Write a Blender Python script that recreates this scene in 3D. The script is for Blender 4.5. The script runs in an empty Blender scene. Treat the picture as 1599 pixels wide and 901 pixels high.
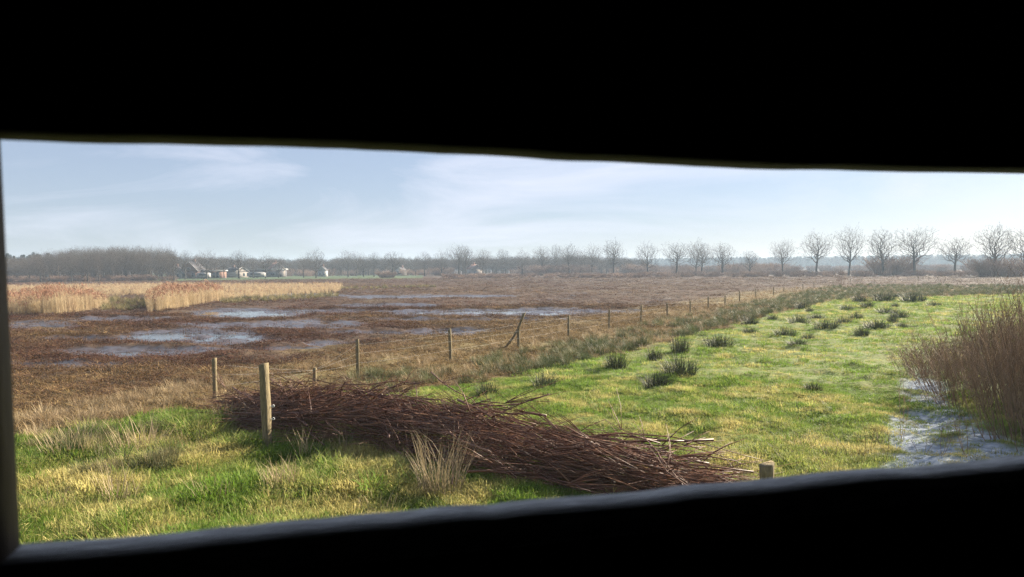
import bpy, math, random
import numpy as np
from mathutils import Matrix, Vector
R = math.radians
random.seed(7); rng = np.random.default_rng(7)
sc = bpy.context.scene
COL = sc.collection

# ------------------------------------------------------------------ camera
F = 1164.0; CX, CY = 799.5, 450.5; CH = 3.0           # photo pixels (1599x901), eye height
pit, rol = math.atan((CY - 419.0) / F), math.atan(10.0 / 1599)
fwd = np.array([0, math.cos(pit), -math.sin(pit)])
r0_ = np.array([1.0, 0, 0]); u0_ = np.cross(r0_, fwd)
rgt = r0_ * math.cos(rol) - u0_ * math.sin(rol)
upv = np.cross(rgt, fwd)
cam = bpy.data.objects.new('camera', bpy.data.cameras.new('camera')); COL.objects.link(cam)
M = Matrix([[rgt[i], upv[i], -fwd[i], (0, 0, CH)[i]] for i in range(3)] + [[0, 0, 0, 1]])
cam.matrix_world = M
cam.data.sensor_width = 36; cam.data.lens = 36 * F / 1599
cam.data.clip_start = 0.02; cam.data.clip_end = 20000
cam.data.dof.use_dof = True; cam.data.dof.focus_distance = 22; cam.data.dof.aperture_fstop = 8.7
sc.camera = cam

# ------------------------------------------------------------------ sky, sun, exposure
SUN_AZ, SUN_EL = 54.0, 26.0                            # degrees to the right of straight ahead / above the horizon
W = bpy.data.worlds.new('World'); sc.world = W; W.use_nodes = True
nt = W.node_tree; nt.nodes.clear()
def wn(t, **k):
    n = nt.nodes.new(t)
    for a, b in k.items(): setattr(n, a, b)
    return n
sky = wn('ShaderNodeTexSky'); sky.sky_type = 'NISHITA'; sky.sun_disc = False
sky.sun_elevation = R(SUN_EL); sky.sun_rotation = R(SUN_AZ)
sky.air_density = 1.0; sky.dust_density = 0.5; sky.ozone_density = 2.5; sky.altitude = 0
tc = wn('ShaderNodeTexCoord'); mp = wn('ShaderNodeMapping'); mp.inputs['Scale'].default_value = (1.3, 1.3, 7.0)
mp.inputs['Rotation'].default_value = (R(8), R(10), R(20))
no = wn('ShaderNodeTexNoise'); no.inputs['Scale'].default_value = 1.7; no.inputs['Detail'].default_value = 8
no.inputs['Roughness'].default_value = 0.55; no.inputs['Distortion'].default_value = 0.6
rp = wn('ShaderNodeMapRange'); rp.inputs[1].default_value = 0.46; rp.inputs[2].default_value = 0.68; rp.inputs[3].default_value = 0.0; rp.inputs[4].default_value = 0.7
veil = wn('ShaderNodeMix', data_type='RGBA'); veil.inputs[0].default_value = .5; veil.inputs[7].default_value = (5.0, 5.5, 5.9, 1)      # thin high haze
wisp = wn('ShaderNodeMix', data_type='RGBA'); wisp.inputs[7].default_value = (8.2, 8.3, 8.4, 1)                                       # cirrus
bt = wn('ShaderNodeMix', data_type='RGBA', blend_type='MULTIPLY'); bt.inputs[0].default_value = 1; bt.inputs[7].default_value = (.63, .645, .74, 1)
bg = wn('ShaderNodeBackground'); bg.inputs[1].default_value = 0.05; ow = wn('ShaderNodeOutputWorld')
L = nt.links.new
L(tc.outputs['Generated'], mp.inputs['Vector']); L(mp.outputs[0], no.inputs['Vector']); L(no.outputs[0], rp.inputs[0])
L(sky.outputs[0], veil.inputs[6]); L(veil.outputs[2], wisp.inputs[6]); L(rp.outputs[0], wisp.inputs[0])
L(wisp.outputs[2], bt.inputs[6]); L(bt.outputs[2], bg.inputs[0]); L(bg.outputs[0], ow.inputs[0])
sl = bpy.data.lights.new('sun', 'SUN'); sl.energy = 5.0; sl.angle = R(0.55); sl.color = (1.0, 0.88, 0.70)
so = bpy.data.objects.new('sun', sl); COL.objects.link(so)
sd = Vector((math.sin(R(SUN_AZ)) * math.cos(R(SUN_EL)), math.cos(R(SUN_AZ)) * math.cos(R(SUN_EL)), math.sin(R(SUN_EL))))
so.rotation_euler = sd.to_track_quat('Z', 'Y').to_euler(); so.location = sd * 60
vs = sc.view_settings; vs.view_transform = 'Standard'; vs.look = 'None'; vs.exposure = 1.8; vs.gamma = 1
sc.cycles.max_bounces = 6; sc.cycles.diffuse_bounces = 3; sc.cycles.volume_bounces = 1; sc.cycles.transparent_max_bounces = 8
sc.cycles.use_denoising = True; sc.cycles.denoiser = 'OPENIMAGEDENOISE'; sc.cycles.denoising_prefilter = 'NONE'
sc.cycles.sample_clamp_indirect = 1.5; sc.cycles.use_adaptive_sampling = True; sc.cycles.adaptive_threshold = .004

# ------------------------------------------------------------------ projection, noise
def project(x, y, z=0.0):
    rx, ry, rz = x, y, z - CH
    xc = rx * rgt[0] + ry * rgt[1] + rz * rgt[2]; yc = rx * upv[0] + ry * upv[1] + rz * upv[2]
    zc = np.maximum(rx * fwd[0] + ry * fwd[1] + rz * fwd[2], 1e-3)
    return CX + F * xc / zc, CY - F * yc / zc
def gpos(u, v, z=0.0):                                  # where the ray of a photo pixel meets the ground
    d = fwd + rgt * (u - CX) / F - upv * (v - CY) / F
    t = (z - CH) / d[2]
    return d[0] * t, d[1] * t
def at_dist(u, r):                                      # ground point in the direction of column u, r metres away
    d = fwd + rgt * (u - CX) / F - upv * (419 - 10 * (u - CX) / 1599 - CY) / F
    k = r / math.hypot(d[0], d[1]); return d[0] * k, d[1] * k
def hz(u): return 424 - 10 * u / 1599
def top_z(u, v, r): return CH + (hz(u) - v) / F * r     # height of a pixel on something r metres away (small angles)
def _h(ix, iy, s):
    n = (ix * 374761393 + iy * 668265263 + s * 974634777) & 0x7fffffff
    n = ((n ^ (n >> 13)) * 1274126177) & 0x7fffffff
    return ((n ^ (n >> 16)) & 0xffff) / 65535.0
def vnoise(x, y, scale, s=0):
    x = np.asarray(x, float) / scale; y = np.asarray(y, float) / scale
    ix = np.floor(x).astype(np.int64); iy = np.floor(y).astype(np.int64); fx = x - ix; fy = y - iy
    fx = fx * fx * (3 - 2 * fx); fy = fy * fy * (3 - 2 * fy)
    return (_h(ix, iy, s) * (1 - fx) + _h(ix + 1, iy, s) * fx) * (1 - fy) + (_h(ix, iy + 1, s) * (1 - fx) + _h(ix + 1, iy + 1, s) * fx) * fy
def fbm(x, y, scale, s=0, o=4):
    t = 0; a = 1; n = 0
    for i in range(o): t = t + a * vnoise(x, y, scale / 2 ** i, s + i); n += a; a *= .55
    return t / n
def sstep(a, b, x): t = np.clip((x - a) / (b - a), 0, 1); return t * t * (3 - 2 * t)

# zones, traced along the ground (photo columns -> photo rows of the edges on the flat ground)
def vG(u): return np.interp(u, [0, 130, 250, 400, 500, 560, 640, 720, 800, 900, 1000, 1100, 1200, 1300, 1420, 1599, 2200],
                            [690, 668, 645, 640, 628, 618, 612, 602, 590, 570, 545, 520, 492, 470, 464, 460, 456])
def vFen(u): return np.interp(u, [0, 200, 336, 559, 704, 810, 888, 951, 1042, 1106, 1208, 1301, 1434, 1599, 2200],
                              [690, 650, 630, 590, 567, 548, 530, 518, 497, 484, 460, 447, 438, 433, 430])
PUD = [(790, 488, 175, 5), (860, 486, 70, 5), (705, 519, 60, 5), (480, 507, 75, 6), (385, 490, 75, 7), (300, 526, 95, 11), (215, 550, 110, 7),
       (85, 571, 85, 5), (60, 509, 55, 7), (190, 499, 80, 4), (610, 464, 55, 2.5), (985, 487, 22, 3), (520, 537, 40, 4), (440, 462, 90, 3),
       (640, 500, 60, 3), (430, 545, 60, 3), (700, 463, 90, 2), (560, 520, 60, 3), (340, 508, 60, 4), (150, 530, 70, 4), (800, 500, 90, 3), (600, 478, 70, 3), (500, 486, 80, 3)]
def zones(x, y):
    u, v = project(x, y); front = y > 1.0
    wob = (fbm(x, y, 2.5, 5) - .5) * 2
    k = np.clip((v - 424) / 120, .05, 2)                 # metres -> pixels shrink with distance
    grass = sstep(-5, 7, (v - vG(u)) / k + wob * 9)
    grass = np.where(front, grass, 1.0)
    moss = sstep(-70, -12, (v - vFen(u)) / k + wob * 25) * (1 - grass) * sstep(444, 462, v)
    pud = np.zeros_like(u)
    for (a, b, c, d) in [(a, b, c * 1.35, d * 1.25) for a, b, c, d in PUD]: pud = np.maximum(pud, 1 - np.sqrt(((u - a) / c) ** 2 + ((v - b) / d) ** 2))
    pud = np.where(front, np.clip(pud * 2.6, 0, 1), 0)
    lo = np.interp(v, [575, 610, 650, 680, 730], [1436, 1404, 1396, 1380, 1364]); hi = np.interp(v, [575, 610, 650, 690, 730], [1450, 1480, 1520, 1580, 1640])
    flood = sstep(-14, 22, u - lo + wob * 22) * sstep(-10, 20, hi - u) * sstep(572, 600, v) * sstep(.33, .58, fbm(x, y, .5, 91, 3) + .12 * sstep(0, 60, u - lo))
    flood = np.where(front, flood, 0)
    lawn = sstep(222, 240, np.hypot(x, y)) * np.where((u > 230) & (u < 660), 1, 0)
    return u, v, grass, moss, pud, flood, lawn
WL = -0.07
def height(x, y, z=None):
    u, v, grass, moss, pud, flood, lawn = z if z is not None else zones(x, y)
    r = np.hypot(x, y)
    mud = (fbm(x, y, 3.4, 11, 5) - .5) * .24 + (fbm(x, y, 1.1, 17, 4) - .5) * .30 + (vnoise(x, y, .35, 19) - .5) * .07 - .108 * pud + .04
    mud = mud * (1 - .6 * moss) + .05 * moss
    mea = (fbm(x, y, 2.2, 23) - .4) * .16 + (fbm(x, y, .8, 29, 2) - .5) * .20 - .05 * flood + .06 + sstep(760, 560, u) * (v > 560) * (fbm(x, y, 1.1, 37, 3) - .5) * .34
    h = mud * (1 - grass) + mea * grass
    return np.where(r > 230, np.maximum(h, 0) * .3, h)

# ------------------------------------------------------------------ mesh helpers
class MB:
    def __init__(s): s.v = []; s.f = []; s.n = 0
    def add(s, v, *fs):
        v = np.asarray(v, float).reshape(-1, 3)
        for f in fs: s.f.append(np.asarray(f, np.int64) + s.n)
        s.v.append(v); s.n += len(v); return s
    def tube(s, pts, rad, sides=4, cap=True):
        pts = np.asarray(pts, float); k = len(pts); rad = np.broadcast_to(rad, (k,))
        d = np.gradient(pts, axis=0); d /= np.linalg.norm(d, axis=1)[:, None] + 1e-9
        ref = np.array([0, 0, 1.0]) if abs(d[0][2]) < .8 else np.array([1.0, 0, 0])
        a = np.cross(d, ref); a /= np.linalg.norm(a, axis=1)[:, None] + 1e-9; b = np.cross(d, a)
        th = np.arange(sides) * 2 * math.pi / sides
        V = pts[:, None] + rad[:, None, None] * (np.cos(th)[None, :, None] * a[:, None] + np.sin(th)[None, :, None] * b[:, None])
        i = np.arange(k - 1)[:, None] * sides; j = np.arange(sides)[None]; j2 = (j + 1) % sides
        q = np.stack([i + j, i + j2, i + sides + j2, i + sides + j], -1).reshape(-1, 4)
        fs = [q]
        if cap: fs += [np.arange(sides)[None, ::-1], (np.arange(sides) + (k - 1) * sides)[None]]
        return s.add(V, *fs)
    def box(s, x0, x1, y0, y1, z0, z1):
        v = [(x, y, z) for x in (x0, x1) for y in (y0, y1) for z in (z0, z1)]
        return s.add(v, [[0, 1, 3, 2], [4, 6, 7, 5], [0, 4, 5, 1], [2, 3, 7, 6], [0, 2, 6, 4], [1, 5, 7, 3]])
    def blades(s, base, az, ln, wd, lean, curl):
        """thin leaves: base (n,3), azimuth, length, width, lean at the foot and extra lean at the tip (radians)"""
        n = len(base); dx, dy = np.cos(az), np.sin(az); px, py = -dy, dx
        P = [np.array(base, float)]; a = np.array(lean, float)
        for i in range(3):
            st = (ln / 3)[:, None] * np.stack([np.sin(a) * dx, np.sin(a) * dy, np.cos(a)], 1)
            P.append(P[-1] + st); a = a + curl / 2
        w = np.stack([px, py, 0 * px], 1) * (wd / 2)[:, None]
        V = np.stack([P[0] - w, P[0] + w, P[1] - w * .9, P[1] + w * .9, P[2] - w * .6, P[2] + w * .6, P[3]], 1)
        o = np.arange(n)[:, None] * 7
        q = np.concatenate([o + [0, 1, 3, 2], o + [2, 3, 5, 4]]); t = o + [4, 5, 6]
        return s.add(V, q, t)
    def mesh(s, name, mat, smooth=False):
        me = bpy.data.meshes.new(name); V = np.concatenate(s.v)
        me.vertices.add(len(V)); me.vertices.foreach_set('co', V.ravel().astype(np.float32))
        fl = [f.ravel() for f in s.f]; tot = np.concatenate([np.full(len(f), f.shape[1]) for f in s.f])
        lo = np.concatenate(fl); me.loops.add(len(lo)); me.loops.foreach_set('vertex_index', lo.astype(np.int32))
        me.polygons.add(len(tot)); me.polygons.foreach_set('loop_start', np.concatenate([[0], np.cumsum(tot)[:-1]]).astype(np.int32))
        me.update(calc_edges=True); me.validate()
        if smooth: me.polygons.foreach_set('use_smooth', np.ones(len(tot), bool))
        if mat: me.materials.append(mat)
        return me
    def build(s, name, mat, parent=None, smooth=False): return obj(name, s.mesh(name, mat, smooth), parent)
def obj(name, me, parent=None, loc=None):
    o = bpy.data.objects.new(name, me); COL.objects.link(o)
    if parent: o.parent = parent
    if loc is not None: o.location = loc
    return o
def tag(o, label=None, cat=None, group=None, kind=None):
    for k, v in (('label', label), ('category', cat), ('group', group), ('kind', kind)):
        if v: o[k] = v
    return o
def empty(name, loc, rz=0):
    o = bpy.data.objects.new(name, None); COL.objects.link(o); o.location = loc; o.rotation_euler = (0, 0, rz); o.empty_display_size = .2
    return o

# ------------------------------------------------------------------ materials
def mat(name):
    m = bpy.data.materials.new(name); m.use_nodes = True; t = m.node_tree; t.nodes.clear()
    o = t.nodes.new('ShaderNodeOutputMaterial')
    def N(ty, **k):
        n = t.nodes.new(ty)
        for a, b in k.items():
            if isinstance(a, str) and a.startswith('i_'): n.inputs[a[2:].replace('_', ' ')].default_value = b
            else: setattr(n, a, b)
        return n
    return m, t, N, t.links.new, o
def c4(c): return (*c, 1)
def mixc(N, l, fac, a, b, mode='MIX'):
    n = N('ShaderNodeMix', data_type='RGBA', blend_type=mode)
    for s, val in ((0, fac), (6, a), (7, b)):
        if hasattr(val, 'is_linked') or hasattr(val, 'links'): l(val, n.inputs[s])
        else: n.inputs[s].default_value = val if s == 0 else c4(val)
    return n.outputs[2]
def noise(N, l, scale, detail=5, vec=None, rough=.6):
    n = N('ShaderNodeTexNoise'); n.inputs['Scale'].default_value = scale; n.inputs['Detail'].default_value = detail; n.inputs['Roughness'].default_value = rough
    if vec is not None: l(vec, n.inputs['Vector'])
    return n.outputs[0]
def ramp(N, l, x, a, b, lo=0., hi=1.):
    n = N('ShaderNodeMapRange'); l(x, n.inputs[0])
    for i, v in enumerate((a, b, lo, hi)): n.inputs[i + 1].default_value = v
    return n.outputs[0]
def simple(name, ca, cb, scale=6., rough=.85, bump=.3, stretch=None, spec=.3):
    m, t, N, l, o = mat(name)
    g = N('ShaderNodeTexCoord').outputs['Object']
    if stretch:
        mpn = N('ShaderNodeMapping'); mpn.inputs['Scale'].default_value = stretch; l(g, mpn.inputs[0]); g = mpn.outputs[0]
    n = noise(N, l, scale, 6, g)
    p = N('ShaderNodeBsdfPrincipled', i_Roughness=rough); p.inputs['Specular IOR Level'].default_value = spec
    l(mixc(N, l, ramp(N, l, n, .3, .7), ca, cb), p.inputs['Base Color'])
    b = N('ShaderNodeBump', i_Strength=bump, i_Distance=.02); l(n, b.inputs['Height']); l(b.outputs[0], p.inputs['Normal'])
    l(p.outputs[0], o.inputs[0]); return m
def leafmat(name, green, straw, trans=.35, var=.35):
    """leaves and stems: colour between two tones by the plant's own 'tint', brightness varied plant by plant"""
    m, t, N, l, o = mat(name)
    a = N('ShaderNodeAttribute', attribute_name='tint', attribute_type='INSTANCER')
    oi = N('ShaderNodeObjectInfo')
    isl = N('ShaderNodeNewGeometry').outputs['Random Per Island']; ad = N('ShaderNodeMath', operation='ADD', use_clamp=True); l(a.outputs['Fac'], ad.inputs[0]); l(ramp(N, l, isl, 0, 1, -.28, .30), ad.inputs[1])
    c = mixc(N, l, ad.outputs[0], green, straw)
    h = N('ShaderNodeHueSaturation'); l(c, h.inputs['Color']); l(ramp(N, l, oi.outputs['Random'], 0, 1, 1 - var, 1 + var), h.inputs['Value'])
    d = N('ShaderNodeBsdfPrincipled', i_Roughness=.55); d.inputs['Specular IOR Level'].default_value = .12
    tr = N('ShaderNodeBsdfTranslucent'); mxs = N('ShaderNodeMixShader'); mxs.inputs[0].default_value = trans
    l(h.outputs[0], d.inputs['Base Color']); l(h.outputs[0], tr.inputs[0])
    l(d.outputs[0], mxs.inputs[1]); l(tr.outputs[0], mxs.inputs[2]); l(mxs.outputs[0], o.inputs[0]); return m

def ground_mat():
    m, t, N, l, o = mat('ground')
    z = N('ShaderNodeAttribute', attribute_name='zone'); sp = N('ShaderNodeSeparateColor'); l(z.outputs['Color'], sp.inputs[0])
    z2 = N('ShaderNodeAttribute', attribute_name='wet')
    pos = N('ShaderNodeNewGeometry').outputs['Position']
    n1 = noise(N, l, 1.1, 7, pos); n2 = noise(N, l, 9, 6, pos); n3 = noise(N, l, .12, 5, pos)
    mud = mixc(N, l, ramp(N, l, n1, .35, .68), (.022, .012, .008), (.068, .035, .021))
    mud = mixc(N, l, ramp(N, l, n2, .45, .75), mud, (.10, .058, .034))
    mud = mixc(N, l, ramp(N, l, n3, .52, .7, 0, .55), mud, (.075, .058, .032))
    moss = mixc(N, l, ramp(N, l, n2, .35, .65), (.11, .09, .026), (.17, .13, .06))
    gr = mixc(N, l, ramp(N, l, n1, .35, .65), (.075, .13, .018), (.16, .17, .045))
    gr = mixc(N, l, ramp(N, l, n2, .5, .8), gr, (.10, .075, .035))
    c = mixc(N, l, sp.outputs[1], mud, moss); c = mixc(N, l, sp.outputs[0], c, gr); c = mixc(N, l, sp.outputs[2], c, (.055, .08, .028))
    fr = N('ShaderNodeAttribute', attribute_name='frost'); c = mixc(N, l, fr.outputs['Fac'], c, mixc(N, l, ramp(N, l, n2, .3, .7), (.12, .15, .18), (.36, .41, .48)))  # frost colour dulled and blued, with the willows' shade painted into it
    c = mixc(N, l, ramp(N, l, z2.outputs['Fac'], 0, 1, 0, .5), c, (.03, .022, .018))
    p = N('ShaderNodeBsdfPrincipled'); l(ramp(N, l, z2.outputs['Fac'], 0, 1, .25, .8), p.inputs['Specular IOR Level'])
    l(c, p.inputs['Base Color']); l(ramp(N, l, z2.outputs['Fac'], 0, 1, .95, .26), p.inputs['Roughness'])
    b = N('ShaderNodeBump', i_Strength=.8, i_Distance=.05); l(n2, b.inputs['Height']); l(b.outputs[0], p.inputs['Normal']); l(ramp(N, l, z2.outputs['Fac'], 0, 1, .8, .12), b.inputs['Strength'])
    l(p.outputs[0], o.inputs[0]); return m
def water_mat():
    m, t, N, l, o = mat('water')
    p = N('ShaderNodeBsdfPrincipled', i_Roughness=.06); p.inputs['Base Color'].default_value = (.03, .026, .022, 1); p.inputs['IOR'].default_value = 1.33
    pos = N('ShaderNodeNewGeometry').outputs['Position']; n = noise(N, l, 5, 3, pos)
    b = N('ShaderNodeBump', i_Strength=.10, i_Distance=.02); l(n, b.inputs['Height']); l(b.outputs[0], p.inputs['Normal'])
    l(p.outputs[0], o.inputs[0]); return m
def brushmat():
    m, t, N, l, o = mat('cut_branch'); oi = N('ShaderNodeObjectInfo'); pos = N('ShaderNodeNewGeometry'); rn = ramp(N, l, oi.outputs['Random'], .35, 1, 0, .9)
    c = mixc(N, l, rn, (.085, .032, .018), (.16, .075, .04)); c = mixc(N, l, ramp(N, l, noise(N, l, 5, 4, pos.outputs['Position']), .5, .72), c, (.21, .095, .045))
    c = mixc(N, l, ramp(N, l, pos.outputs['Random Per Island'], .78, 1, 0, .85), c, (.28, .15, .08))  # orange-brown spots and stems: random tone with sunlit bits painted in
    p = N('ShaderNodeBsdfPrincipled', i_Roughness=.55); l(c, p.inputs['Base Color']); l(p.outputs[0], o.inputs[0]); return m
MT = dict(
    ground=ground_mat(), water=water_mat(),
    grass=leafmat('grass_blade', (.125, .215, .027), (.48, .41, .16), .45, .4),
    clump=leafmat('rush_clump_stem', (.048, .060, .032), (.28, .22, .12), .12, .4),
    rush=leafmat('rush_stem', (.075, .098, .040), (.31, .25, .13), .22, .4),
    straw=leafmat('dry_stem', (.40, .315, .19), (.24, .165, .095), .3, .25),
    stubble=leafmat('cut_reed', (.080, .034, .021), (.22, .15, .062), .15, .6),
    reed=leafmat('reed_stalk', (.47, .375, .23), (.40, .285, .18), .5, .2),
    plume=leafmat('reed_plume', (.18, .085, .05), (.30, .18, .11), .3, .25),
    brush=brushmat(),
    willow=leafmat('willow_stem', (.20, .142, .098), (.22, .11, .045), .05, .5),
    bark=simple('bark', (.045, .038, .03), (.08, .068, .055), 3, .9, .3),
    twig=simple('twig', (.055, .042, .034), (.09, .07, .055), 1, .9, 0),
    twig_far=simple('scrub_twig', (.17, .105, .078), (.23, .155, .11), 1, .9, 0),
    pine=simple('pine_needles', (.018, .032, .02), (.03, .05, .028), 1, .9, 0),
    post=simple('weathered_wood', (.085, .07, .036), (.26, .205, .115), 7, .88, .7, (9, 9, 1.2)),
    hide=simple('dark_board', (.007, .0065, .0065), (.013, .012, .012), 12, .8, .4, (1, 8, 8)),  # near-black base colour carries part of the interior's darkness
    sill=simple('weathered_sill', (.22, .22, .225), (.68, .68, .68), 26, .75, .5, (1, 6, 6)),
    jamb=simple('brown_jamb', (.07, .052, .04), (.11, .085, .065), 14, .8, .4, (8, 8, 1)),
    grey=simple('grey_render', (.20, .17, .15), (.27, .24, .21), 1, .9, 0),
    white=simple('white_render', (.30, .29, .28), (.36, .35, .34), 1, .8, 0),
    insul=simple('white_plastic', (.75, .75, .73), (.8, .8, .78), 3, .4, 0),
    brick=simple('red_brick', (.15, .085, .065), (.20, .11, .08), 3, .9, .1),
    tile=simple('orange_tile', (.24, .13, .10), (.30, .17, .13), 2, .85, .1),
    slate=simple('dark_roof', (.05, .045, .05), (.09, .08, .085), 2, .8, .1),
    glass=simple('window_glass', (.03, .035, .04), (.05, .055, .06), 1, .1, 0, None, .5),
    wire=simple('galvanised_wire', (.42, .41, .39), (.5, .49, .47), 5, .5, 0),
)

# ------------------------------------------------------------------ ground and water
def ground():
    r = np.concatenate([[.3, 2, 4], np.exp(np.arange(math.log(6), math.log(260), .0078)), [275, 300, 340, 400, 500, 700, 1000, 1400]])
    a = np.concatenate([np.linspace(-180, -48, 24)[:-1], np.linspace(-48, 48, 720), np.linspace(48, 180, 24)[1:-1]])
    a = np.radians(a); rr, aa = np.meshgrid(r, a, indexing='ij')
    x = (rr * np.sin(aa)); y = (rr * np.cos(aa)); Z = zones(x.ravel(), y.ravel()); h = height(x.ravel(), y.ravel(), Z)
    nr, na = rr.shape; i = np.arange(nr - 1)[:, None] * na; j = np.arange(na)[None]; j2 = (j + 1) % na
    q = np.stack([i + j, i + na + j, i + na + j2, i + j2], -1).reshape(-1, 4)[:, ::-1]
    mb = MB().add(np.stack([x.ravel(), y.ravel(), h], 1), q, np.arange(na)[None, ::-1])
    me = mb.mesh('ground', MT['ground'], True)
    A = me.color_attributes.new('zone', 'FLOAT_COLOR', 'POINT')
    A.data.foreach_set('color', np.stack([Z[2] * (1 - Z[6]), Z[3], Z[6], np.ones_like(Z[2])], 1).ravel().astype(np.float32))
    wet = np.maximum(sstep(.02, -.05, h), sstep(.03, .35, Z[4]) * .95) * (1 - Z[2]) * np.where(np.hypot(x, y).ravel() < 230, 1, 0)
    wa = me.attributes.new('wet', 'FLOAT', 'POINT'); wa.data.foreach_set('value', wet.astype(np.float32))
    fa = me.attributes.new('frost', 'FLOAT', 'POINT'); fa.data.foreach_set('value', Z[5].astype(np.float32))
    if me.polygons[0].normal.z < 0: me.flip_normals()
    tag(obj('ground', me), kind='structure')
    m = MB(); aa = np.radians(np.linspace(-50, 50, 40)); ring = [np.stack([k * np.sin(aa), k * np.cos(aa), 0 * aa + WL], 1) for k in (9, 235)]
    n = len(aa); jj = np.arange(n - 1)
    m.add(np.concatenate(ring), np.stack([jj + 1, jj, jj + n, jj + n + 1], 1)[:, ::-1])
    w = m.build('water', MT['water'])
    if w.data.polygons[0].normal.z < 0: w.data.flip_normals()
    tag(w, kind='structure')
ground()
def gz(x, y): return float(height(np.array([x]), np.array([y]))[0])

# ------------------------------------------------------------------ scattered cover (nobody could count it)
def scatter(name, protos, P, rz, scl, tint, label, tilt=.12):
    pc = bpy.data.collections.new(name + '_kinds')
    for i, me in enumerate(protos):
        pc.objects.link(bpy.data.objects.new('%s_kind_%02d' % (name, i), me))
    n = len(P); me = bpy.data.meshes.new(name); me.vertices.add(n); me.vertices.foreach_set('co', np.asarray(P, np.float32).ravel())
    def at(k, ty, key, v): q = me.attributes.new(k, ty, 'POINT'); q.data.foreach_set(key, np.asarray(v).ravel())
    rot = np.stack([rng.normal(0, tilt, n), rng.normal(0, tilt, n), rz], 1)
    at('rot', 'FLOAT_VECTOR', 'vector', rot.astype(np.float32)); at('scl', 'FLOAT_VECTOR', 'vector', np.asarray(scl, np.float32))
    at('pick', 'INT', 'value', rng.integers(0, len(protos), n).astype(np.int32)); at('tint', 'FLOAT', 'value', np.asarray(tint, np.float32))
    ng = bpy.data.node_groups.new(name, 'GeometryNodeTree')
    ng.interface.new_socket('Geometry', in_out='INPUT', socket_type='NodeSocketGeometry'); ng.interface.new_socket('Geometry', in_out='OUTPUT', socket_type='NodeSocketGeometry')
    g = ng.nodes.new; gi, go = g('NodeGroupInput'), g('NodeGroupOutput'); mtp = g('GeometryNodeMeshToPoints'); ip = g('GeometryNodeInstanceOnPoints')
    ci = g('GeometryNodeCollectionInfo'); ci.inputs['Collection'].default_value = pc; ci.inputs['Separate Children'].default_value = True; ci.inputs['Reset Children'].default_value = True
    def na(k, ty): q = g('GeometryNodeInputNamedAttribute'); q.data_type = ty; q.inputs[0].default_value = k; return q.outputs[0]
    l = ng.links.new
    l(gi.outputs[0], mtp.inputs[0]); l(mtp.outputs[0], ip.inputs['Points']); l(ci.outputs[0], ip.inputs['Instance']); ip.inputs['Pick Instance'].default_value = True
    l(na('pick', 'INT'), ip.inputs['Instance Index']); l(na('rot', 'FLOAT_VECTOR'), ip.inputs['Rotation']); l(na('scl', 'FLOAT_VECTOR'), ip.inputs['Scale'])
    l(ip.outputs[0], go.inputs[0])
    o = obj(name, me); md = o.modifiers.new('scatter', 'NODES'); md.node_group = ng
    return tag(o, label, kind='stuff')
def polar(n, r0, r1, power, half=44):
    t = rng.random(n); k = power + 1
    r = (r0 ** k + t * (r1 ** k - r0 ** k)) ** (1 / k) if abs(k) > 1e-6 else r0 * (r1 / r0) ** t
    a = np.radians(rng.uniform(-half, half, n)); return r * np.sin(a), r * np.cos(a), r
def tuft(n, rad, ln, wd, lean, curl, m):
    b = np.zeros((n, 3)); th = rng.random(n) * 6.283; q = rad * np.sqrt(rng.random(n)); b[:, 0] = q * np.cos(th); b[:, 1] = q * np.sin(th)
    az = th + rng.normal(0, .8, n); le = np.abs(rng.normal(lean, lean * .5, n)) * (.35 + q / rad)
    return MB().blades(b, az, ln * rng.uniform(.5, 1.1, n), wd * rng.uniform(.7, 1.3, n), le, np.abs(rng.normal(curl, curl * .5, n))).mesh('tuft', m)
def scl3(s, hz_=1.0): s = np.asarray(s); return np.stack([s, s, s * hz_], 1)

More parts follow.
